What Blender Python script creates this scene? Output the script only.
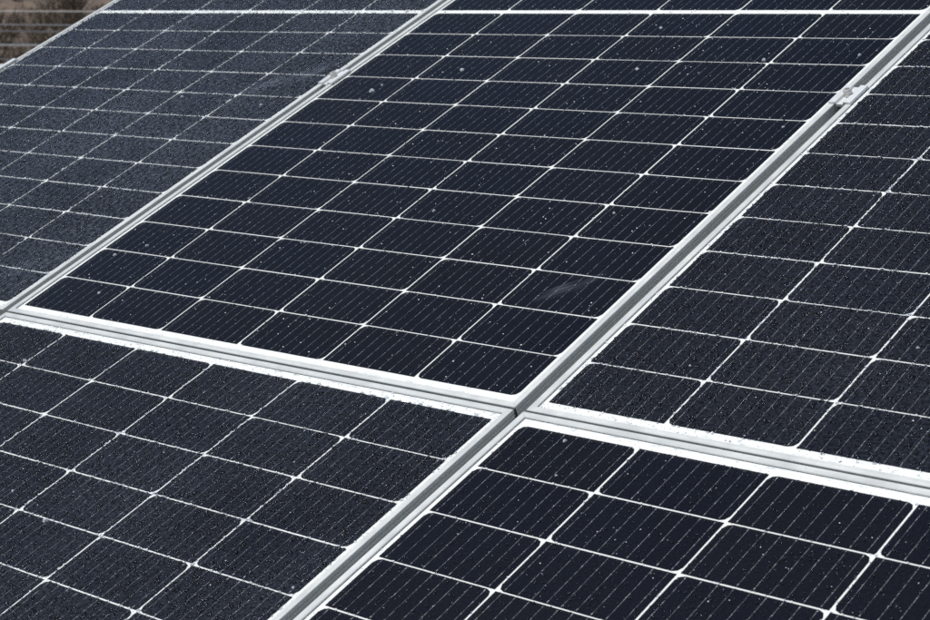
import bpy, bmesh, math, random
import numpy as np
from mathutils import Vector, Matrix

for o in list(bpy.data.objects):
    bpy.data.objects.remove(o)
S = bpy.context.scene
COL = S.collection
R = math.radians
rnd = random.Random(7)

# ------------------------------------------------------------------ camera, light, exposure
TILT = R(25.58)                 # slope of the upper row of panels
LOW_TILT = TILT - 0.0296        # the lower row lies a little flatter
H0 = 1.30                       # height of the joint between the two rows
cT, sT = math.cos(TILT), math.sin(TILT)

def W(u, v, n=0.0):
    """point of the array (u along the row, v up the slope, n off the glass) -> world"""
    return Vector((u, v * cT - n * sT, v * sT + n * cT + H0))

def Wd(u, v, n):
    return Vector((u, v * cT - n * sT, v * sT + n * cT))

cam_data = bpy.data.cameras.new('camera')
cam = bpy.data.objects.new('camera', cam_data)
COL.objects.link(cam)
S.camera = cam
right = Wd(0.73708613, 0.60956371, -0.29178095)
down = Wd(0.10878898, -0.53315165, -0.838996)
fwd = Wd(-0.666985, 0.58666976, -0.4592925)
M = Matrix((right, -down, -fwd)).transposed().to_4x4()
M.translation = W(2.3922, -1.2494, 1.0950)
cam.matrix_world = M
cam_data.sensor_width = 36.0
cam_data.lens = 36.0 * 1831.58 / 930.0
cam_data.clip_start = 0.05
cam_data.clip_end = 3000
cam_data.dof.use_dof = True
cam_data.dof.focus_distance = 2.35
cam_data.dof.aperture_fstop = 17.0

sd = Wd(-0.24, 0.09, 0.967).normalized()     # towards the sun: high, a little to the left
SUN_EL = math.asin(sd.z)
SUN_AZ = (sd.x, sd.y)
w = bpy.data.worlds.new('World')
S.world = w
w.use_nodes = True
nt = w.node_tree
sky = nt.nodes.new('ShaderNodeTexSky')
sky.sky_type = 'NISHITA'
sky.sun_disc = False
sky.sun_elevation = SUN_EL
sky.sun_rotation = math.atan2(SUN_AZ[0], SUN_AZ[1])
sky.air_density = 1.0
sky.dust_density = 0.6
bg = nt.nodes['Background']
bg.inputs['Strength'].default_value = 0.065
nt.links.new(sky.outputs[0], bg.inputs['Color'])

sl = bpy.data.lights.new('sun', 'SUN')
sl.energy = 3.65
sl.angle = R(1.2)
sl.color = (1.0, 0.975, 0.94)
sun = bpy.data.objects.new('sun', sl)
COL.objects.link(sun)
sun.rotation_euler = sd.to_track_quat('Z', 'Y').to_euler()
sun.location = (-6, -8, 10)

S.view_settings.view_transform = 'Standard'
S.view_settings.look = 'None'
S.view_settings.gamma = 1
S.view_settings.exposure = 0.0
S.render.engine = 'CYCLES'
S.cycles.max_bounces = 5
S.cycles.diffuse_bounces = 2
S.cycles.glossy_bounces = 2
S.cycles.transmission_bounces = 3
S.cycles.transparent_max_bounces = 8
S.cycles.use_denoising = False

# ------------------------------------------------------------------ material helpers
class N:
    def __init__(self, name):
        self.m = bpy.data.materials.new(name)
        self.m.use_nodes = True
        self.t = self.m.node_tree
        self.t.nodes.clear()
        self.out = self.t.nodes.new('ShaderNodeOutputMaterial')
    def n(self, kind, **kw):
        nd = self.t.nodes.new('ShaderNode' + kind)
        for k, v in kw.items():
            setattr(nd, k, v)
        return nd
    def set(self, sock, v):
        if isinstance(v, bpy.types.NodeSocket):
            self.t.links.new(v, sock)
        elif v is not None:
            sock.default_value = v
    def math(self, op, a, b=None, c=None, clamp=False):
        nd = self.n('Math', operation=op, use_clamp=clamp)
        for i, v in enumerate((a, b, c)):
            if v is not None:
                self.set(nd.inputs[i], v)
        return nd.outputs[0]
    def vmath(self, op, a, b=None):
        nd = self.n('VectorMath', operation=op)
        self.set(nd.inputs[0], a)
        if b is not None:
            self.set(nd.inputs[1], b)
        return nd.outputs[0]
    def noise(self, vec, scale, detail=3, rough=0.5, col=False, dim='3D'):
        nd = self.n('TexNoise', noise_dimensions=dim)
        self.set(nd.inputs['Vector'], vec)
        nd.inputs['Scale'].default_value = scale
        nd.inputs['Detail'].default_value = detail
        nd.inputs['Roughness'].default_value = rough
        return nd.outputs['Color' if col else 'Fac']
    def voro(self, vec, scale, rand=1.0):
        nd = self.n('TexVoronoi', voronoi_dimensions='2D')
        self.set(nd.inputs['Vector'], vec)
        nd.inputs['Scale'].default_value = scale
        nd.inputs['Randomness'].default_value = rand
        return nd.outputs['Distance'], nd.outputs['Color']
    def ramp(self, x, a, b, c=0.0, d=1.0, smooth=False):
        nd = self.n('MapRange')
        if smooth:
            nd.interpolation_type = 'SMOOTHSTEP'
        for i, v in enumerate((x, a, b, c, d)):
            self.set(nd.inputs[i], v)
        return nd.outputs[0]
    def mix(self, f, a, b):
        nd = self.n('Mix', data_type='RGBA')
        self.set(nd.inputs[0], f)
        self.set(nd.inputs[6], a)
        self.set(nd.inputs[7], b)
        return nd.outputs[2]
    def pos(self):
        return self.n('NewGeometry').outputs['Position']
    def obj(self):
        return self.n('TexCoord').outputs['Object']
    def bump(self, h, strength=0.3, dist=0.001):
        nd = self.n('Bump')
        nd.inputs['Strength'].default_value = strength
        nd.inputs['Distance'].default_value = dist
        self.set(nd.inputs['Height'], h)
        return nd.outputs[0]
    def bsdf(self, col, rough=0.5, metal=0.0, normal=None, spec=0.5):
        nd = self.n('BsdfPrincipled')
        self.set(nd.inputs['Base Color'], col)
        self.set(nd.inputs['Roughness'], rough)
        self.set(nd.inputs['Metallic'], metal)
        self.set(nd.inputs['Specular IOR Level'], spec)
        if normal is not None:
            self.set(nd.inputs['Normal'], normal)
        return nd.outputs[0]
    def done(self, sh):
        self.t.links.new(sh, self.out.inputs['Surface'])
        return self.m

def rgb(r, g, b):
    return (r, g, b, 1.0)

# ---- anodised aluminium of the frames: long fine drawing lines, water marks, a little grime
def mat_alu(name, axis, base, rough=0.42, metal=0.45):
    k = N(name)
    p = k.obj()
    sc = {'x': (2.0, 420.0, 420.0), 'y': (420.0, 2.0, 420.0)}[axis]
    lines = k.noise(k.vmath('MULTIPLY', p, sc), 1.0, 3, 0.6)
    wp = k.pos()
    blot = k.noise(wp, 26.0, 4, 0.6)
    fine = k.noise(wp, 300.0, 2, 0.6)
    f = k.math('ADD', k.ramp(lines, 0.3, 0.7, -0.07, 0.05), k.ramp(blot, 0.35, 0.72, -0.04, 0.03))
    f = k.math('ADD', f, 1.0)
    nd = k.n('VectorMath', operation='SCALE')
    nd.inputs[0].default_value = base
    k.set(nd.inputs['Scale'], f)
    grime = k.ramp(k.math('MULTIPLY', blot, fine), 0.33, 0.46, 0.0, 0.3)
    col = k.mix(grime, nd.outputs[0], rgb(0.42, 0.41, 0.37))
    h = k.math('ADD', k.math('MULTIPLY', lines, 1.0), k.math('MULTIPLY', fine, 0.12))
    rg = k.ramp(blot, 0.3, 0.7, rough - 0.06, rough + 0.1)
    return k.done(k.bsdf(col, rg, metal, k.bump(h, 0.25, 0.0002)))

ALU_U = mat_alu('anodised_aluminium_along_row', 'x', (0.74, 0.76, 0.735), 0.38, 0.32)
ALU_V = mat_alu('anodised_aluminium_up_slope', 'y', (0.74, 0.76, 0.735), 0.38, 0.32)
CLAMP = mat_alu('clamp_aluminium', 'y', (0.80, 0.825, 0.82), 0.36, 0.3)

def mat_steel():
    k = N('bolt_steel')
    n = k.noise(k.pos(), 400, 2)
    return k.done(k.bsdf(k.mix(n, rgb(0.62, 0.6, 0.57), rgb(0.8, 0.79, 0.77)), 0.38, 0.5))
STEEL = mat_steel()

def mat_zinc():
    k = N('galvanised_steel')
    d, c = k.voro(k.pos(), 60)
    n = k.noise(k.pos(), 9, 4)
    return k.done(k.bsdf(k.mix(k.math('MULTIPLY', n, d), rgb(0.62, 0.63, 0.62), rgb(0.5, 0.51, 0.5)), 0.6, 0.3))
ZINC = mat_zinc()

def mat_backsheet():
    k = N('white_backsheet')
    n = k.noise(k.pos(), 90, 4, 0.6)
    return k.done(k.bsdf(k.mix(k.ramp(n, 0.35, 0.7), rgb(0.845, 0.845, 0.84), rgb(0.77, 0.775, 0.775)), 0.6))
BACK = mat_backsheet()

def mat_cell():
    k = N('dark_silicon_cell')
    oi = k.n('ObjectInfo').outputs['Random']
    p = k.obj()
    n = k.noise(k.pos(), 14, 3)
    a = k.mix(oi, rgb(0.0013, 0.0022, 0.0078), rgb(0.0030, 0.0034, 0.0070))
    col = k.mix(k.ramp(n, 0.3, 0.75, 0, 0.7), a, rgb(0.0026, 0.0038, 0.0105))
    return k.done(k.bsdf(col, 0.42, 0.0, spec=0.12))
CELL = mat_cell()

def mat_wire():
    k = N('tinned_busbar_wire')
    p = k.pos()
    a = k.noise(p, 140, 3, 0.8)
    col = k.mix(k.ramp(a, 0.42, 0.66), rgb(0.085, 0.095, 0.11), rgb(0.6, 0.62, 0.66))
    return k.done(k.bsdf(col, 0.45, 0.25))
WIRE = mat_wire()

GRIME_Y = 1.0484                  # half length of the glass between the lips
def mat_glass(name, film, drops, smears=(), seed=0.0, scale=185.0, stretch=1.2, contrast=1.0):
    """AR-coated front glass: clear sheet + thin dried film + beads of melt water"""
    k = N(name)
    p = k.obj()
    off = k.vmath('ADD', k.vmath('MULTIPLY', p, (1.0, 1.0 / stretch, 0.0)), (seed, seed * 0.7, 0.0))
    broad = k.noise(off, 4.0, 4, 0.65, dim='2D')
    grain = k.noise(off, 1.5 * scale, 2, 0.7, dim='2D')
    fm = k.math('MULTIPLY', k.ramp(broad, 0.25, 0.75, 0.5, 1.45), k.ramp(grain, 0.36, 0.66, 1.0 - 0.75 * contrast, 1.0 + 1.1 * contrast))
    fac = k.math('MULTIPLY', fm, film)
    for (su, sv, ang, ln, wd, amt) in smears:
        q = k.vmath('SUBTRACT', p, (su, sv, 0.0))
        rt = k.n('VectorRotate', rotation_type='Z_AXIS'); k.set(rt.inputs['Vector'], q); rt.inputs['Angle'].default_value = -ang
        bend = k.noise(p, 22.0, 2, col=True, dim='2D')
        q2 = k.vmath('ADD', rt.outputs[0], k.vmath('MULTIPLY', k.vmath('SUBTRACT', bend, (0.5, 0.5, 0.5)), (0.0, wd * 0.9, 0.0)))
        qs = k.vmath('MULTIPLY', q2, (1.0 / ln, 1.0 / wd, 0.0))
        ln_ = k.n('VectorMath', operation='LENGTH'); k.set(ln_.inputs[0], qs)
        mask = k.ramp(ln_.outputs['Value'], 0.35, 1.0, 1.0, 0.0, True)
        st = k.noise(k.vmath('MULTIPLY', q2, (14.0, 260.0, 0.0)), 1.0, 2, 0.7, dim='2D')
        st = k.ramp(st, 0.40, 0.68, 0.05, 1.0)
        fac = k.math('ADD', fac, k.math('MULTIPLY', k.math('MULTIPLY', mask, st), amt))
    # dried grime that has collected along the lower and upper frame lips
    sp = k.n('SeparateXYZ'); k.set(sp.inputs[0], p)
    ed = k.math('SUBTRACT', GRIME_Y, k.math('ABSOLUTE', sp.outputs[1]))
    gn = k.noise(k.vmath('MULTIPLY', p, (55.0, 170.0, 0.0)), 1.0, 3, 0.7, dim='2D')
    grime = k.math('MULTIPLY', k.ramp(ed, 0.0015, 0.0062, 1.0, 0.0), k.ramp(gn, 0.56, 0.74, 0.0, 0.7))
    fac = k.math('MINIMUM', k.math('ADD', fac, grime), 0.85)
    fcol = k.mix(k.math('MULTIPLY', grime, 1.3, clamp=True), rgb(0.60, 0.68, 0.82), rgb(0.20, 0.19, 0.16))
    nrm = k.bump(grain, 0.12, 0.0006)
    fr = k.n('Fresnel'); fr.inputs['IOR'].default_value = 1.165
    k.set(fr.inputs['Normal'], nrm)
    gl = k.n('BsdfGlossy'); gl.inputs['Roughness'].default_value = 0.16
    gl.inputs['Color'].default_value = rgb(1, 1, 1)
    k.set(gl.inputs['Normal'], nrm)
    tr = k.n('BsdfTransparent'); tr.inputs['Color'].default_value = rgb(0.975, 0.985, 0.98)
    df = k.n('BsdfDiffuse'); k.set(df.inputs['Color'], fcol); k.set(df.inputs['Normal'], nrm)
    m1 = k.n('MixShader'); k.set(m1.inputs[0], fac)
    k.t.links.new(tr.outputs[0], m1.inputs[1]); k.t.links.new(df.outputs[0], m1.inputs[2])
    m2 = k.n('MixShader'); k.set(m2.inputs[0], fr.outputs[0])
    k.t.links.new(m1.outputs[0], m2.inputs[1]); k.t.links.new(gl.outputs[0], m2.inputs[2])
    return k.done(m2.outputs[0])

def mat_clear():
    k = N('glass_underside')
    tr = k.n('BsdfTransparent')
    tr.inputs['Color'].default_value = rgb(0.99, 0.995, 0.99)
    return k.done(tr.outputs[0])
CLEAR = mat_clear()

def mat_ice():
    k = N('ice_grain')
    n = k.noise(k.pos(), 90, 2)
    return k.done(k.bsdf(k.mix(n, rgb(0.55, 0.57, 0.6), rgb(0.9, 0.92, 0.94)), 0.3))
ICE = mat_ice()

def mat_flake():
    k = N('wet_snowflake')
    n = k.noise(k.pos(), 260, 3, 0.7)
    df = k.bsdf(rgb(0.82, 0.85, 0.9), 0.5)
    tr = k.n('BsdfTransparent')
    m = k.n('MixShader')
    k.set(m.inputs[0], k.ramp(n, 0.35, 0.65, 0.25, 0.75))
    k.t.links.new(tr.outputs[0], m.inputs[1]); k.t.links.new(df, m.inputs[2])
    return k.done(m.outputs[0])
FLAKE = mat_flake()

def mat_earth(name, c1, c2, c3, sc=1.0):
    k = N(name)
    p = k.pos()
    a = k.noise(p, 0.35 * sc, 5, 0.65)
    b = k.noise(k.vmath('MULTIPLY', p, (1, 1, 0.3)), 6.0 * sc, 4, 0.7)
    col = k.mix(k.ramp(a, 0.35, 0.68), rgb(*c1), rgb(*c2))
    col = k.mix(k.ramp(b, 0.42, 0.72), col, rgb(*c3))
    return k.done(k.bsdf(col, 0.95, 0, k.bump(b, 0.8, 0.1), 0.1))
EARTH = mat_earth('dry_winter_grass', (0.16, 0.115, 0.085), (0.10, 0.085, 0.07), (0.22, 0.18, 0.14))
BANK = mat_earth('brown_hillside', (0.175, 0.125, 0.095), (0.13, 0.122, 0.125), (0.23, 0.19, 0.15), 0.9)

def mat_bark():
    k = N('bare_brown_twigs')
    n = k.noise(k.pos(), 7, 3)
    return k.done(k.bsdf(k.mix(n, rgb(0.14, 0.115, 0.09), rgb(0.26, 0.21, 0.16)), 0.9, spec=0.1))
BARK = mat_bark()

def mat_wood():
    k = N('weathered_post_wood')
    n = k.noise(k.vmath('MULTIPLY', k.pos(), (30, 30, 2)), 1, 4)
    return k.done(k.bsdf(k.mix(n, rgb(0.36, 0.34, 0.31), rgb(0.52, 0.5, 0.46)), 0.85))
WOOD = mat_wood()

# ------------------------------------------------------------------ mesh helpers
def mesh(name, verts, faces, mats, smooth=False, idx=None):
    me = bpy.data.meshes.new(name)
    me.from_pydata([tuple(v) for v in verts], [], faces)
    for m in (mats if isinstance(mats, (list, tuple)) else [mats]):
        me.materials.append(m)
    if idx:
        me.polygons.foreach_set('material_index', idx)
    if smooth:
        me.polygons.foreach_set('use_smooth', [True] * len(me.polygons))
    me.update()
    return me

def link(name, me, parent=None, loc=None):
    o = bpy.data.objects.new(name, me)
    COL.objects.link(o)
    if parent is not None:
        o.parent = parent
    if loc is not None:
        o.location = loc
    return o

def tag(o, label=None, cat=None, group=None, kind=None):
    if label: o['label'] = label
    if cat: o['category'] = cat
    if group: o['group'] = group
    if kind: o['kind'] = kind
    return o

class MB:
    def __init__(self):
        self.v = []; self.f = []
    def box(self, x0, x1, y0, y1, z0, z1):
        b = len(self.v)
        self.v += [(x, y, z) for z in (z0, z1) for y in (y0, y1) for x in (x0, x1)]
        self.f += [tuple(b + i for i in q) for q in ((0, 2, 3, 1), (4, 5, 7, 6), (0, 1, 5, 4), (2, 6, 7, 3), (0, 4, 6, 2), (1, 3, 7, 5))]
        return self
    def tube(self, a, b_, r0, r1, n=6, cap=True):
        a, b_ = Vector(a), Vector(b_)
        d = (b_ - a).normalized()
        s = d.orthogonal().normalized(); t = d.cross(s)
        k = len(self.v)
        for c, r in ((a, r0), (b_, r1)):
            for i in range(n):
                q = 2 * math.pi * i / n
                self.v.append(c + s * (r * math.cos(q)) + t * (r * math.sin(q)))
        for i in range(n):
            j = (i + 1) % n
            self.f.append((k + i, k + j, k + n + j, k + n + i))
        if cap:
            self.f.append(tuple(k + i for i in reversed(range(n))))
            self.f.append(tuple(k + n + i for i in range(n)))
        return self
    def prism(self, prof, y0, y1):
        """extrude an (x,z) outline along y"""
        k = len(self.v); n = len(prof)
        self.v += [(x, y0, z) for x, z in prof] + [(x, y1, z) for x, z in prof]
        for i in range(n):
            j = (i + 1) % n
            self.f.append((k + i, k + j, k + n + j, k + n + i))
        self.f.append(tuple(k + i for i in reversed(range(n))))
        self.f.append(tuple(k + n + i for i in range(n)))
        return self
    def build(self, name, mat, parent=None, loc=None, smooth=False):
        me = mesh(name, self.v, self.f, mat, smooth)
        bm = bmesh.new(); bm.from_mesh(me)
        bmesh.ops.recalc_face_normals(bm, faces=bm.faces)
        bm.to_mesh(me); bm.free()
        return link(name, me, parent, loc)

# ------------------------------------------------------------------ the ground and the hillside far behind
def terrain(name, x0, x1, y0, y1, nx, ny, fz, mat):
    vs = []; fs = []
    for j in range(ny + 1):
        for i in range(nx + 1):
            x = x0 + (x1 - x0) * i / nx; y = y0 + (y1 - y0) * j / ny
            vs.append((x, y, fz(x, y)))
    for j in range(ny):
        for i in range(nx):
            a = j * (nx + 1) + i
            fs.append((a, a + 1, a + nx + 2, a + nx + 1))
    return tag(link(name, mesh(name, vs, fs, mat, True)), kind='structure')

from mathutils import noise as mnoise
terrain('ground', -600, 600, -600, 600, 60, 60, lambda x, y: 0.0, EARTH)

# direction of view into the far corner of the picture (left of the array)
BD = Vector((-0.872, 0.575, 0)).normalized()
BP = Vector((-BD.y, BD.x, 0))            # to the left along the background
CAMG = Vector((M.translation.x, M.translation.y, 0))
def bgpt(dist, side, z=0.0):
    p = CAMG + BD * dist + BP * side
    return Vector((p.x, p.y, z))
HILL_A, HILL_B = 34.0, 120.0
def hill_z(s, t):
    """s metres beyond the camera, t metres to the side"""
    k = max(0.0, min(1.0, (s - HILL_A) / (HILL_B - HILL_A)))
    base = 17.0 * k * k * (3 - 2 * k)
    rough = mnoise.noise(Vector((s * 0.09, t * 0.05, 1.3))) * 1.1 + mnoise.noise(Vector((s * 0.4, t * 0.25, 4.0))) * 0.3
    return -0.6 + base + 0.6 * min(1, k * 6) + rough * min(1.0, k * 3)
vs = []; fs = []
nx, ny = 120, 60
for j in range(ny + 1):
    for i in range(nx + 1):
        s = HILL_A - 2 + (HILL_B + 60 - HILL_A) * j / ny
        t = -110 + 220 * i / nx
        p = bgpt(s, t)
        vs.append((p.x, p.y, hill_z(s, t)))
for j in range(ny):
    for i in range(nx):
        a = j * (nx + 1) + i
        fs.append((a, a + nx + 1, a + nx + 2, a + 1))
tag(link('hillside', mesh('hillside', vs, fs, BANK, True)), kind='structure')
# ------------------------------------------------------------------ solar panels
PU, PV = 0.168, 0.0859
CW, CH = 0.1653, 0.0837          # half-cut cell
NC, NR = 6, 12
MIDX = 0.0115                    # extra width of the gap between the two halves
GW, GH = NC * PU, 2 * NR * PV + MIDX
MU, MV = 0.0148, 0.0217          # cell field to outer frame edge
LIP = 0.0098                     # frame lip lying on the glass
ZT = 0.0020                      # lip top above the cells
ZB = -0.0315                     # frame underside
ZG = 0.0009                      # top of the glass

def cell_mesh(top):
    c = 0.0085; z0, z1 = -0.0003, 0.0
    hx, hy = CW / 2, CH / 2
    s = 1 if top else -1
    out = [(-hx, -hy * s), (hx, -hy * s), (hx, (hy - c) * s), (hx - c * 0.35, (hy - c * 0.28) * s), (hx - c, hy * s),
           (-hx + c, hy * s), (-hx + c * 0.35, (hy - c * 0.28) * s), (-hx, (hy - c) * s)]
    if not top:
        out = out[::-1]
    n = len(out)
    v = [(x, y, z0) for x, y in out] + [(x, y, z1) for x, y in out]
    f = [tuple(range(n, 2 * n)), tuple(reversed(range(n)))] + [(i, (i + 1) % n, n + (i + 1) % n, n + i) for i in range(n)]
    return mesh('cell', v, f, CELL)
CELL_TOP, CELL_BOT = cell_mesh(True), cell_mesh(False)

def wire_mesh():
    b = MB()
    for i in range(9):
        x = -CW / 2 + CW * (i + 0.5) / 9
        b.box(x - 0.00018, x + 0.00018, -CH / 2 + 0.0012, CH / 2 - 0.0012, 0.00002, 0.00024)
        for j in range(5):
            y = -CH / 2 + 0.0035 + (CH - 0.007) * j / 4
            e = 0.0014 if j in (0, 4) else 0.0007
            b.box(x - 0.0005, x + 0.0005, y - e, y + e, 0.00001, 0.0003)
    return mesh('busbars', b.v, b.f, WIRE)
WIRES = wire_mesh()

# frame bar outline: s inwards from the outer face, z up; wall has two shallow drawn grooves
PROF = [(0.0006, ZT), (LIP - 0.0009, ZT), (LIP - 0.0001, ZG + 0.0002), (LIP, ZG + 0.00005), (0.0022, ZG + 0.00005), (0.0022, ZB + 0.0016),
        (0.026, ZB + 0.0016), (0.026, ZB), (0.0, ZB), (0.0, ZB + 0.0052), (0.0012, ZB + 0.0060), (0.0012, ZB + 0.0086), (0.0, ZB + 0.0094),
        (0.0, -0.0096), (0.0008, -0.0092), (0.0008, -0.0074), (0.0, -0.0070), (0.0, -0.0046), (0.0008, -0.0042), (0.0008, -0.0030), (0.0, -0.0026), (0.0, ZT - 0.0006)]
FW, FH = GW + 2 * MU, GH + 2 * MV
def frame_mesh(horizontal):
    L = FW if horizontal else FH
    g = 0.00012
    n = len(PROF); v = []; f = []
    for end in (0, 1):
        for s, z in PROF:
            a = -L / 2 + s + g if end == 0 else L / 2 - s - g
            v.append((a, s, z) if horizontal else (-s, a, z))
    for i in range(n):
        j = (i + 1) % n
        f.append((i, j, n + j, n + i))
    f.append(tuple(range(n))); f.append(tuple(range(n, 2 * n)))
    me = mesh('frame_bar', v, f, ALU_U if horizontal else ALU_V)
    bm = bmesh.new(); bm.from_mesh(me); bmesh.ops.recalc_face_normals(bm, faces=bm.faces)
    bm.to_mesh(me); bm.free()
    return me
FR_H, FR_V = frame_mesh(True), frame_mesh(False)   # lower bar (outer face at -y), right bar (outer face at +x)

bs = MB().box(-FW / 2 + 0.0025, FW / 2 - 0.0025, -FH / 2 + 0.0025, FH / 2 - 0.0025, -0.0012, -0.00035)
BS_ME = mesh('backsheet', bs.v, bs.f, BACK)

def solar_panel(u0, v0, tilt, low, label, glass):
    """u0, v0: cell-field corner in the array frame (lower left, or upper left for the lower row)"""
    if low:
        a = LOW_TILT - TILT
        cv = Vector((u0 + GW / 2, v0 - GH / 2 * math.cos(a), -GH / 2 * math.sin(a)))
    else:
        a = 0.0
        cv = Vector((u0 + GW / 2, v0 + GH / 2, 0))
    e = bpy.data.objects.new('solar_panel', None)
    COL.objects.link(e)
    e.empty_display_size = 0.1
    nrm = (-math.sin(a), math.cos(a))
    e.location = W(cv.x, cv.y + nrm[0] * ZB, cv.z + nrm[1] * ZB)
    e.rotation_euler = (tilt, 0, 0)
    tag(e, label, 'solar panel', 'solar panels of the array')
    dz = -ZB
    for rz, me, loc in ((0, FR_H, (0, -FH / 2, dz)), (math.pi, FR_H, (0, FH / 2, dz)), (0, FR_V, (FW / 2, 0, dz)), (math.pi, FR_V, (-FW / 2, 0, dz))):
        o = link('frame_bar', me, e, loc)
        o.rotation_euler = (0, 0, rz)
    link('backsheet', BS_ME, e, (0, 0, dz))
    gb = MB().box(-FW / 2 + 0.003, FW / 2 - 0.003, -FH / 2 + 0.003, FH / 2 - 0.003, 0.0004, ZG)
    gme = mesh('glass', gb.v, gb.f, [glass, CLEAR], idx=[1, 0, 1, 1, 1, 1])
    link('glass', gme, e, (0, 0, dz))
    for r in range(2 * NR):
        y = -GH / 2 + (r + 0.5) * PV + (MIDX if r >= NR else 0)
        for c in range(NC):
            x = -GW / 2 + (c + 0.5) * PU
            cl = link('cell', CELL_TOP if c % 2 == 0 else CELL_BOT, e, (x + rnd.uniform(-.0002, .0002), y + rnd.uniform(-.0002, .0002), dz))
            cl.rotation_euler.z = rnd.uniform(-0.0012, 0.0012)
            wr = link('busbars', WIRES, cl, (0, 0, 0))
            wr['kind'] = 'stuff'
    return e

def loc2(u, v):      # array coords inside an upper panel -> its local frame
    return u - GW / 2, v - GH / 2

sm_c = [(*loc2(0.921, 0.2285), R(52), 0.062, 0.017, 0.09)]
G_C = mat_glass('front_glass_nearly_dry', 0.0018, 0.6, sm_c, 1.0, 170.0, 1.0)
sm_l = [(*loc2(0.90, 0.75), R(52), 0.13, 0.03, 0.12), (*loc2(0.97, 0.80), R(62), 0.10, 0.016, 0.14), (*loc2(0.03, 0.80), R(70), 0.12, 0.016, 0.16),
        (*loc2(0.95, 0.10), R(40), 0.10, 0.03, 0.06)]
G_L = mat_glass('front_glass_beaded', 0.036, 0.98, sm_l, 2.3, 98.0, 1.0, 1.25)
G_R = mat_glass('front_glass_lightly_beaded', 0.0125, 0.98, (), 3.9, 150.0, 1.0, 1.2)
G_LL = mat_glass('front_glass_beaded_near', 0.016, 0.98, (), 5.2, 165.0, 1.0, 1.2)
G_LR = mat_glass('front_glass_few_beads', 0.0022, 0.6, (), 6.1, 180.0, 1.0)

UV = {'C': (0.0, 0.0), 'L': (-1.051, 0.0), 'R': (1.0553, -0.0006), 'LL': (0.0005, -0.0465), 'LR': (1.053, -0.0465)}
P = {}
P['C'] = solar_panel(*UV['C'], TILT, False, 'central dark solar panel with a feathery smear near its lower right corner, edged all round', G_C)
P['L'] = solar_panel(*UV['L'], TILT, False, 'greyest solar panel covered in grainy droplets, at the upper left beside the brown hillside', G_L)
P['R'] = solar_panel(*UV['R'], TILT, False, 'right-hand solar panel of the upper row, cut off by the right edge', G_R)
P['LL'] = solar_panel(*UV['LL'], LOW_TILT, True, 'lower left solar panel with grainy droplets, filling the lower left corner', G_LL)
P['LR'] = solar_panel(*UV['LR'], LOW_TILT, True, 'nearest solar panel, lower right, with the largest cells', G_LR)

# ------------------------------------------------------------------ clamps on the joints
CV = 0.762                       # all three sit over the same rail
def mid_clamp(u, label):
    e = bpy.data.objects.new('middle_clamp', None)
    COL.objects.link(e)
    e.location = W(u, CV, ZT); e.rotation_euler = (TILT, 0, 0)
    tag(e, label, 'clamp', 'clamps holding the panels')
    hw = 0.0178; t = 0.0032; gz = -0.030; gi = 0.0070
    prof = [(-hw, 0.0001), (-gi, 0.0001), (-gi, -0.004), (gi, -0.004), (gi, 0.0001), (hw, 0.0001), (hw, t - 0.0006), (hw - 0.0006, t),
            (gi - 0.0006, t), (gi - 0.0022, t - 0.0036), (-gi + 0.0022, t - 0.0036), (-gi + 0.0006, t), (-hw + 0.0006, t), (-hw, t - 0.0006)]
    MB().prism(prof, -0.026, 0.026).build('bracket', CLAMP, e)
    b = MB()
    b.tube((0, 0, t - 0.0036), (0, 0, t - 0.0022), 0.0046, 0.0046, 20)
    b.build('washer', STEEL, e)
    # socket-head bolt: ring wall, recessed floor
    v = []; f = []; n = 18
    rings = [(0.0036, gz), (0.0036, t - 0.0042), (0.0064, t - 0.0034), (0.0064, t + 0.0066), (0.0058, t + 0.0074), (0.0034, t + 0.0074), (0.0034, t + 0.0028)]
    for r, z in rings:
        for i in range(n):
            q = 2 * math.pi * i / n
            v.append((r * math.cos(q), r * math.sin(q), z))
    for k in range(len(rings) - 1):
        for i in range(n):
            j = (i + 1) % n
            f.append((k * n + i, k * n + j, (k + 1) * n + j, (k + 1) * n + i))
    f.append(tuple((len(rings) - 1) * n + i for i in range(n)))
    link('bolt', mesh('bolt', v, f, STEEL), e)
    return e
mid_clamp((GW + UV['R'][0]) / 2, 'aluminium clamp with socket bolt on the joint right of the central panel')
mid_clamp((UV['L'][0] + GW) / 2, 'aluminium clamp on the joint left of the central panel')

ue = UV['L'][0] - MU
e = bpy.data.objects.new('end_clamp', None)
COL.objects.link(e)
e.location = W(ue, CV, ZB); e.rotation_euler = (TILT, 0, 0)
tag(e, 'bright end clamp on the outer edge of the grainy upper left panel', 'clamp', 'clamps holding the panels')
h = ZT - ZB
prof = [(0.011, h + 0.0001), (0.011, h + 0.0034), (-0.003, h + 0.0034), (-0.003, h - 0.005), (-0.024, h - 0.005), (-0.024, 0.0), (-0.0205, 0.0), (-0.0205, h - 0.0086), (-0.0004, h - 0.0086), (-0.0004, h + 0.0001)]
MB().prism(prof, -0.03, 0.03).build('bracket', CLAMP, e)
b = MB(); b.tube((-0.0125, 0, h - 0.005), (-0.0125, 0, h + 0.0024), 0.0064, 0.0064, 16); b.tube((-0.0125, 0, h + 0.0024), (-0.0125, 0, h + 0.003), 0.0058, 0.0052, 16)
b.build('bolt', STEEL, e)

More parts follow.
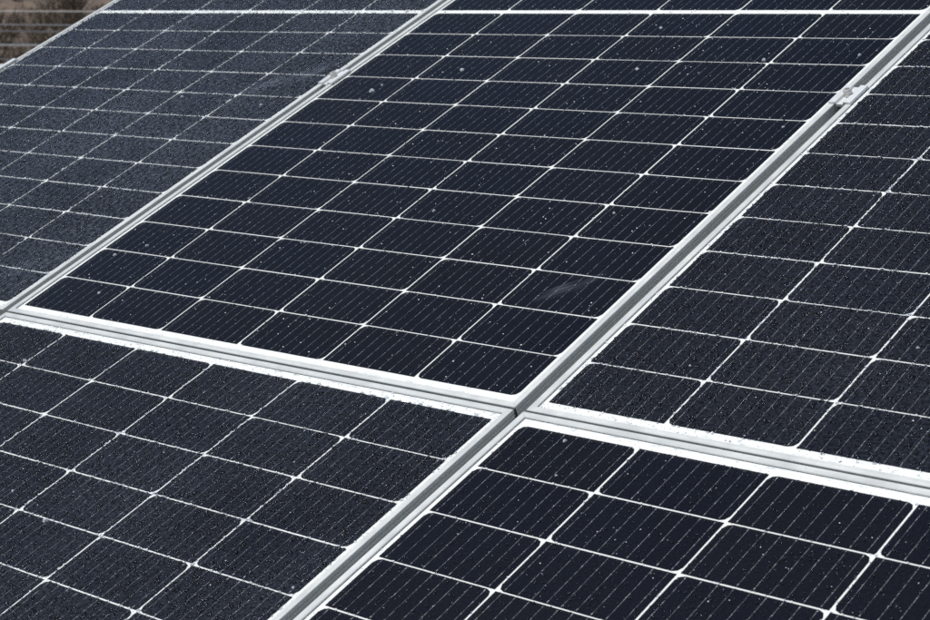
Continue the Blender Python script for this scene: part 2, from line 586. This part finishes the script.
# dark box added to stand for the shade in the slit at the crossing
k_ = N('joint_shade_dark'); JOINT_DARK = k_.done(k_.bsdf(k_.mix(k_.noise(k_.pos(), 300, 2), rgb(0.04, 0.04, 0.04), rgb(0.08, 0.08, 0.075)), 0.7))
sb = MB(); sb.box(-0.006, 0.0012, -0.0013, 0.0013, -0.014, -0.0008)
so = sb.build('joint_shade', JOINT_DARK)
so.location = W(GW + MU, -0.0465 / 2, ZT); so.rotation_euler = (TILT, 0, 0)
tag(so, 'dark box added for the shade in the slit where the four panels meet', 'added shade')

# ------------------------------------------------------------------ rails and posts that carry the panels
def rail(v, n, tilt, label):
    e = bpy.data.objects.new('mounting_rail', None)
    u0, u1 = -1.16, 2.16
    m = MB()
    # slotted square section extruded along the row
    a = 0.02
    prof = [(-a, 0), (-0.006, 0), (-0.006, -0.008), (0.006, -0.008), (0.006, 0), (a, 0), (a, -0.04), (-a, -0.04)]
    k = len(prof)
    vs = [(u0, y, z) for y, z in prof] + [(u1, y, z) for y, z in prof]
    fs = [(i, (i + 1) % k, k + (i + 1) % k, k + i) for i in range(k)] + [tuple(range(k)), tuple(range(k, 2 * k))]
    m.v, m.f = vs, fs
    o = m.build('mounting_rail', ALU_U)
    o.location = W(0, v, n); o.rotation_euler = (tilt, 0, 0)
    return tag(o, label, 'rail', 'rails under the panels')
a_ = LOW_TILT - TILT
def low(Vv):     # a point on the underside of the lower row, Vv metres down from its top
    V_ = -Vv
    return UV['LL'][1] + V_ * math.cos(a_) - ZB * math.sin(a_), V_ * math.sin(a_) + ZB * math.cos(a_)
spots = [(CV, ZB - 0.0003, TILT, 'aluminium rail under the clamps of the upper row'),
         (1.62, ZB - 0.0003, TILT, 'aluminium rail under the far end of the upper row'),
         (*[x - (0.0003 if i else 0) for i, x in enumerate(low(0.70))], LOW_TILT, 'aluminium rail under the upper half of the lower row'),
         (*[x - (0.0003 if i else 0) for i, x in enumerate(low(1.62))], LOW_TILT, 'aluminium rail under the near end of the lower row')]
names = ['the clamped rail', 'the far rail', 'the lower row\'s upper rail', 'the lower row\'s near rail']
for (v, n, t, lb), nm in zip(spots, names):
    rail(v, n, t, lb)
    for u, side in ((-0.8, 'left'), (0.5, 'middle'), (1.8, 'right')):
        top = W(u, v, n - 0.04)
        pb = MB()
        pb.box(-0.02, 0.02, -0.02, 0.02, 0.0, top.z - 0.002)
        pb.box(-0.05, 0.05, -0.05, 0.05, 0.0, 0.006)
        po = pb.build('support_post', ZINC)
        po.location = (u, top.y, 0)
        tag(po, 'galvanised post carrying %s, %s of three' % (nm, side), 'post', 'posts under the array')

# ------------------------------------------------------------------ ice grains and snowflakes on the glass
def grains(key, count, lo, hi, vmax, name_label):
    p = P[key]
    r = random.Random(sum(map(ord, key)))
    v = []; f = []
    isl = key in ('LL', 'LR')
    for _ in range(count):
        x = r.uniform(-FW / 2 + LIP + .001, FW / 2 - LIP - .001)
        y = r.uniform(0, vmax)
        y = (FH / 2 - LIP - .001 - y) if isl else (-FH / 2 + LIP + .001 + y)
        s = lo + (hi - lo) * r.random() ** 3.2
        hgt = s * r.uniform(0.35, 0.8)
        a0 = r.uniform(0, 6.28); k = len(v); n = 5
        for i in range(n):
            q = a0 + 2 * math.pi * i / n
            rr = s * r.uniform(0.7, 1.2)
            v.append((x + rr * math.cos(q), y + rr * math.sin(q), -ZB + ZG + 0.00002))
        v.append((x + s * .1, y, -ZB + ZG + hgt))
        f += [(k + i, k + (i + 1) % n, k + n) for i in range(n)]
    me = mesh('ice_grains', v, f, ICE, True)
    o = link('ice_grains', me)
    o.matrix_world = Matrix.Translation(p.location) @ p.rotation_euler.to_matrix().to_4x4()
    tag(o, name_label, 'ice', kind='stuff')
grains('C', 1700, 0.0003, 0.0013, 1.35, 'tiny white ice grains scattered over the central panel')
grains('L', 500, 0.0003, 0.0012, 1.35, 'tiny white ice grains scattered over the upper left panel')
grains('R', 600, 0.0003, 0.0010, 1.0, 'tiny white ice grains scattered over the right-hand panel')
grains('LL', 450, 0.0003, 0.0009, 0.75, 'tiny white ice grains scattered over the lower left panel')
grains('LR', 800, 0.0003, 0.0008, 0.75, 'tiny white ice grains scattered over the nearest panel')

def mat_water():
    k = N('water_bead')
    rf = k.n('BsdfRefraction'); rf.inputs['Color'].default_value = rgb(0.93, 0.96, 1.0)
    rf.inputs['Roughness'].default_value = 0.05; rf.inputs['IOR'].default_value = 1.33
    gl = k.n('BsdfGlossy'); gl.inputs['Roughness'].default_value = 0.42
    g = k.n('MixShader'); g.inputs[0].default_value = 0.014
    k.t.links.new(rf.outputs[0], g.inputs[1]); k.t.links.new(gl.outputs[0], g.inputs[2])
    tr = k.n('BsdfTransparent'); tr.inputs['Color'].default_value = rgb(0.96, 0.97, 1.0)
    m = k.n('MixShader'); m.inputs[0].default_value = 0.93      # part of the sunlight passes straight through
    k.t.links.new(tr.outputs[0], m.inputs[1]); k.t.links.new(g.outputs[0], m.inputs[2])
    return k.done(m.outputs[0])
WATER = mat_water()

def droplets(key, pitch, rmin, rmax, keep, depth, label):
    """low domes of water beaded on one panel's glass, one mesh"""
    p = P[key]
    g = np.random.default_rng(sum(map(ord, key)) + 5)
    x0, x1 = -FW / 2 + LIP - 0.001, FW / 2 - LIP + 0.001
    xs = np.arange(x0, x1, pitch); ys = np.arange(0, depth, pitch)
    X, Y = [q.ravel() for q in np.meshgrid(xs, ys)]
    X = X + g.uniform(-.62, .62, X.size) * pitch
    Y = Y + g.uniform(-.62, .62, X.size) * pitch
    patch = 0.5 + 0.5 * np.sin(X * 9.1 + 3 * np.sin(Y * 5.3 + 1)) * np.sin(Y * 7.7 + 2 * np.sin(X * 6.1))
    ok = (g.random(X.size) < keep * (0.65 + 0.5 * patch)) & (X > x0 + .002) & (X < x1 - .002) & (Y > 0.001)
    edge = (Y < MV - LIP) | (np.abs(X) > GW / 2)
    X, Y, edge = X[ok], Y[ok], edge[ok]
    Y = (FH / 2 - LIP + 0.0005 - Y) if key in ('LL', 'LR') else (-FH / 2 + LIP - 0.0005 + Y)
    m = X.size
    r = rmin + (rmax - rmin) * g.random(m) ** 2.2
    r = np.where(edge, r * 0.5, r)              # only fine beads stay on the rim beside the frame
    n = 6
    an = g.uniform(0, 6.28, m)[:, None] + np.arange(n)[None, :] * (2 * math.pi / n)
    wob = g.uniform(.82, 1.18, (m, n))
    h = r * g.uniform(.34, .55, m)
    V = np.zeros((m, 2 * n + 1, 3), np.float32)
    for ring, (f, z) in enumerate(((1.0, 0.0), (0.68, 0.72))):
        V[:, ring * n:(ring + 1) * n, 0] = X[:, None] + r[:, None] * f * wob * np.cos(an)
        V[:, ring * n:(ring + 1) * n, 1] = Y[:, None] + r[:, None] * f * wob * np.sin(an)
        V[:, ring * n:(ring + 1) * n, 2] = h[:, None] * z
    V[:, 2 * n, 0] = X; V[:, 2 * n, 1] = Y; V[:, 2 * n, 2] = h
    V[:, :, 2] += -ZB + ZG + 0.00003
    fc = []
    for i in range(n):
        j = (i + 1) % n
        fc += [(i, j, n + j), (i, n + j, n + i), (n + i, n + j, 2 * n)]
    F = (np.array(fc, np.int32)[None] + (np.arange(m, dtype=np.int32) * (2 * n + 1))[:, None, None]).reshape(-1, 3)
    me = bpy.data.meshes.new('water_droplets')
    me.vertices.add(m * (2 * n + 1)); me.vertices.foreach_set('co', V.reshape(-1))
    me.loops.add(F.size); me.loops.foreach_set('vertex_index', F.reshape(-1))
    me.polygons.add(len(F)); me.polygons.foreach_set('loop_start', np.arange(0, F.size, 3, dtype=np.int32))
    me.polygons.foreach_set('use_smooth', np.ones(len(F), bool))
    me.materials.append(WATER)
    me.update(calc_edges=True); me.validate()
    o = link('water_droplets', me)
    o.matrix_world = Matrix.Translation(p.location) @ p.rotation_euler.to_matrix().to_4x4()
    tag(o, label, 'water', kind='stuff')
droplets('L', 0.0070, 0.0012, 0.0034, 0.92, 1.30, 'dense water droplets beaded all over the upper left panel')
droplets('R', 0.0056, 0.0010, 0.0031, 0.85, 1.15, 'dense water droplets beaded on the right-hand panel')
droplets('LL', 0.0055, 0.0010, 0.0031, 0.9, 0.75, 'dense water droplets beaded on the lower left panel')
droplets('LR', 0.0056, 0.0005, 0.0019, 0.6, 0.75, 'small water droplets on the nearest panel')
droplets('C', 0.0100, 0.0006, 0.0022, 0.5, 1.30, 'sparse small water droplets on the central panel')

CAMP = M.translation
def hit(x, y, lower):
    """where the photograph's (x, y) meets the glass: used only to read off positions on the panels"""
    d = (right * ((x - 465) / 1831.58) + down * ((y - 310) / 1831.58) + fwd).normalized()
    key = 'LL' if lower else 'C'
    p = P[key]
    nrm = p.rotation_euler.to_matrix() @ Vector((0, 0, 1))
    q = p.location + nrm * (-ZB + ZG + 0.0001)
    t = (q - CAMP).dot(nrm) / d.dot(nrm)
    return CAMP + d * t, nrm
ORD = ['first', 'second', 'third', 'fourth', 'fifth', 'sixth', 'seventh', 'eighth', 'ninth', 'tenth', 'eleventh', 'twelfth', 'thirteenth']
FL = [(462, 70, 0, 4.0), (661, 28, 0, 3.2), (637, 69, 0, 3.5), (764, 60, 0, 4), (860, 55, 0, 3.5), (305, 242, 0, 3), (115, 255, 0, 3.5), (147, 246, 0, 3.5),
      (99, 293, 0, 3), (434, 211, 0, 3.5), (261, 105, 0, 3), (382, 85, 0, 2.5), (565, 441, 1, 4.2), (556, 476, 1, 3.2), (45, 521, 1, 5), (13, 491, 1, 3),
      (25, 361, 1, 4), (293, 588, 1, 3), (690, 366, 0, 2.6), (918, 348, 0, 3.5), (372, 91, 0, 5), (182, 97, 0, 3), (614, 213, 0, 3), (783, 127, 0, 2.6)]
nm_ = {'C': 'central panel', 'L': 'upper left panel', 'R': 'right-hand panel', 'LL': 'lower left panel', 'LR': 'nearest panel'}
seen = {}
for i, (x, y, lw, sz) in enumerate(FL):
    q, nrm = hit(x, y, lw)
    keys = ('LL', 'LR') if lw else ('C', 'L', 'R')
    best = min(keys, key=lambda k: abs((q - P[k].location).x))
    lc = P[best].matrix_basis.inverted() @ q
    c = max(0, min(5, int((lc.x + GW / 2) / PU)))
    rw = int((GH / 2 - lc.y) / PV) if lw else int((lc.y + GH / 2) / PV)
    rw = max(0, min(12, rw))
    r = random.Random(i)
    s = sz * (q - CAMP).length / 1831.58 * 0.5
    v = []; f = []; n = 11
    for ring, zz in ((1.0, 0.0), (0.62, s * 0.75)):
        for k in range(n):
            a = 2 * math.pi * k / n
            rr = s * ring * r.uniform(0.65, 1.3)
            v.append((rr * math.cos(a), rr * math.sin(a) * 1.1, zz))
    v.append((0, 0, s * 1.05))
    for k in range(n):
        j = (k + 1) % n
        f.append((k, j, n + j, n + k)); f.append((n + k, n + j, 2 * n))
    o = link('snowflake', mesh('snowflake', v, f, FLAKE, True))
    o.location = q
    o.rotation_euler = (P[best].rotation_euler[0], 0, 0)
    lab = 'pale snowflake on %s, %s column, %s row from the %s edge' % (nm_[best], ORD[c], ORD[rw], 'upper' if lw else 'lower')
    seen[lab] = seen.get(lab, 0) + 1
    if seen[lab] > 1:
        lab = lab.replace('pale', 'smaller pale')
    tag(o, lab, 'snowflake', 'snowflakes on the glass')

# ------------------------------------------------------------------ wire fence and bare shrubs far behind, left of the array
k_ = N('pale_coated_wire'); PALE = k_.done(k_.bsdf(k_.mix(k_.noise(k_.pos(), 3, 2), rgb(0.7, 0.69, 0.66), rgb(0.85, 0.84, 0.8)), 0.6))
FD = 24.0
fe = bpy.data.objects.new('wire_fence', None)
COL.objects.link(fe)
fe.location = bgpt(FD, 0)
tag(fe, 'pale wire fence in front of the brown hillside, upper left corner', 'fence')
def fl(side, z, d=0.0):
    return bgpt(FD + d, side, z) - fe.location
camz = M.translation.z
def zpix(y, d):
    return camz - (y - 10.3) / 1831.58 * d * 1.02
for y, rad in ((9.5, 0.006), (22.5, 0.009), (29.5, 0.007), (43.0, 0.016), (56, 0.007)):
    wb = MB()
    z = zpix(y, FD)
    pts = [fl(-16 + 2 * i, z + 0.02 * math.sin(i * 1.9 + y)) for i in range(17)]
    for a, b2 in zip(pts, pts[1:]):
        wb.tube(a, b2, rad, rad, 5, False)
    wb.build('wire', PALE, fe)
for sd_ in (-13, -7.4, -1.65, 4.4, 10.3):
    pb = MB(); pb.tube(fl(sd_, -0.1, 0.06), fl(sd_ + .03, 1.38, 0.06), 0.05, 0.045, 8)
    pb.build('post', WOOD, fe)

def shrub(dist, side, hgt, spread, seed, label):
    r = random.Random(seed)
    base = bgpt(dist, side, hill_z(dist, side) - 0.1 if dist > HILL_A else 0)
    e = bpy.data.objects.new('bare_shrub', None); COL.objects.link(e); e.location = base
    tag(e, label, 'shrub', 'bare shrubs on the hillside')
    st = MB(); tw = MB()
    for s in range(9):
        a = r.uniform(0, 6.28); lean = r.uniform(0.1, 0.75) * spread
        p = Vector((r.uniform(-.15, .15), r.uniform(-.15, .15), 0)); d = Vector((math.cos(a) * lean, math.sin(a) * lean, hgt)) / 5
        rad = 0.035
        for k in range(5):
            q = p + d + Vector((r.uniform(-.1, .1), r.uniform(-.1, .1), r.uniform(-.05, .05))) * spread * .6
            st.tube(p, q, rad, rad * 0.72, 5, False)
            for _ in range(5):
                b_ = r.uniform(0, 6.28)
                q2 = q + Vector((math.cos(b_), math.sin(b_), r.uniform(.2, 1.2))) * r.uniform(.2, .5) * spread * .7
                tw.tube(q, q2, 0.012, 0.005, 3, False)
                for _2 in range(3):
                    q3 = q2 + Vector((r.uniform(-1, 1), r.uniform(-1, 1), r.uniform(-.1, 1))) * .28 * spread
                    tw.tube(q2.lerp(q, .3), q3, 0.007, 0.003, 3, False)
            p = q; rad *= 0.72
    st.build('trunk', BARK, e); tw.build('crown', BARK, e)
for i, (d, s, h_, sp) in enumerate(((30, -0.78, 1.45, 0.75), (39, 3.2, 1.2, 0.9), (38, -3.4, 2.6, 1.1), (46, -1.6, 2.2, 1.2), (52, 4.4, 2.6, 1.2), (41, 6.5, 2.2, 1.0))):
    shrub(d, s, h_, sp, 40 + i, ['dark bare shrub against the frame edge of the upper left panel', 'low bare shrub behind the wire fence, at the far left', 'tall bare shrub hidden behind the upper left panel',
          'bare shrub half way up the brown hillside', 'bare shrub high on the hillside beyond the left edge', 'bare shrub on the hillside beyond the left edge'][i])

# low dry scrub covering the foot of the hillside: one mass
r = random.Random(91)
sc = MB()
for i in range(520):
    d = 33.5 + 42 * r.random() ** 1.4
    t = r.uniform(-0.10, 0.13) * d + r.uniform(-.5, .5)
    b0 = bgpt(d, t, max(0.0, hill_z(d, t)) - 0.03)
    hh = r.uniform(0.15, 0.6) * (1.0 if r.random() < .8 else 1.7)
    for k in range(12):
        a = r.uniform(0, 6.28)
        top = b0 + Vector((math.cos(a) * hh * r.uniform(.2, .9), math.sin(a) * hh * r.uniform(.2, .9), hh * r.uniform(.5, 1.1)))
        sc.tube(b0, top, 0.02, 0.006, 3, False)
        for q in range(2):
            m_ = b0.lerp(top, r.uniform(.4, .9))
            sc.tube(m_, m_ + Vector((r.uniform(-1, 1), r.uniform(-1, 1), r.uniform(0, 1))) * hh * .35, 0.010, 0.004, 3, False)
so_ = link('dry_scrub', mesh('dry_scrub', sc.v, sc.f, BARK))
tag(so_, 'low dry brown scrub covering the foot of the hillside', 'scrub', kind='stuff')
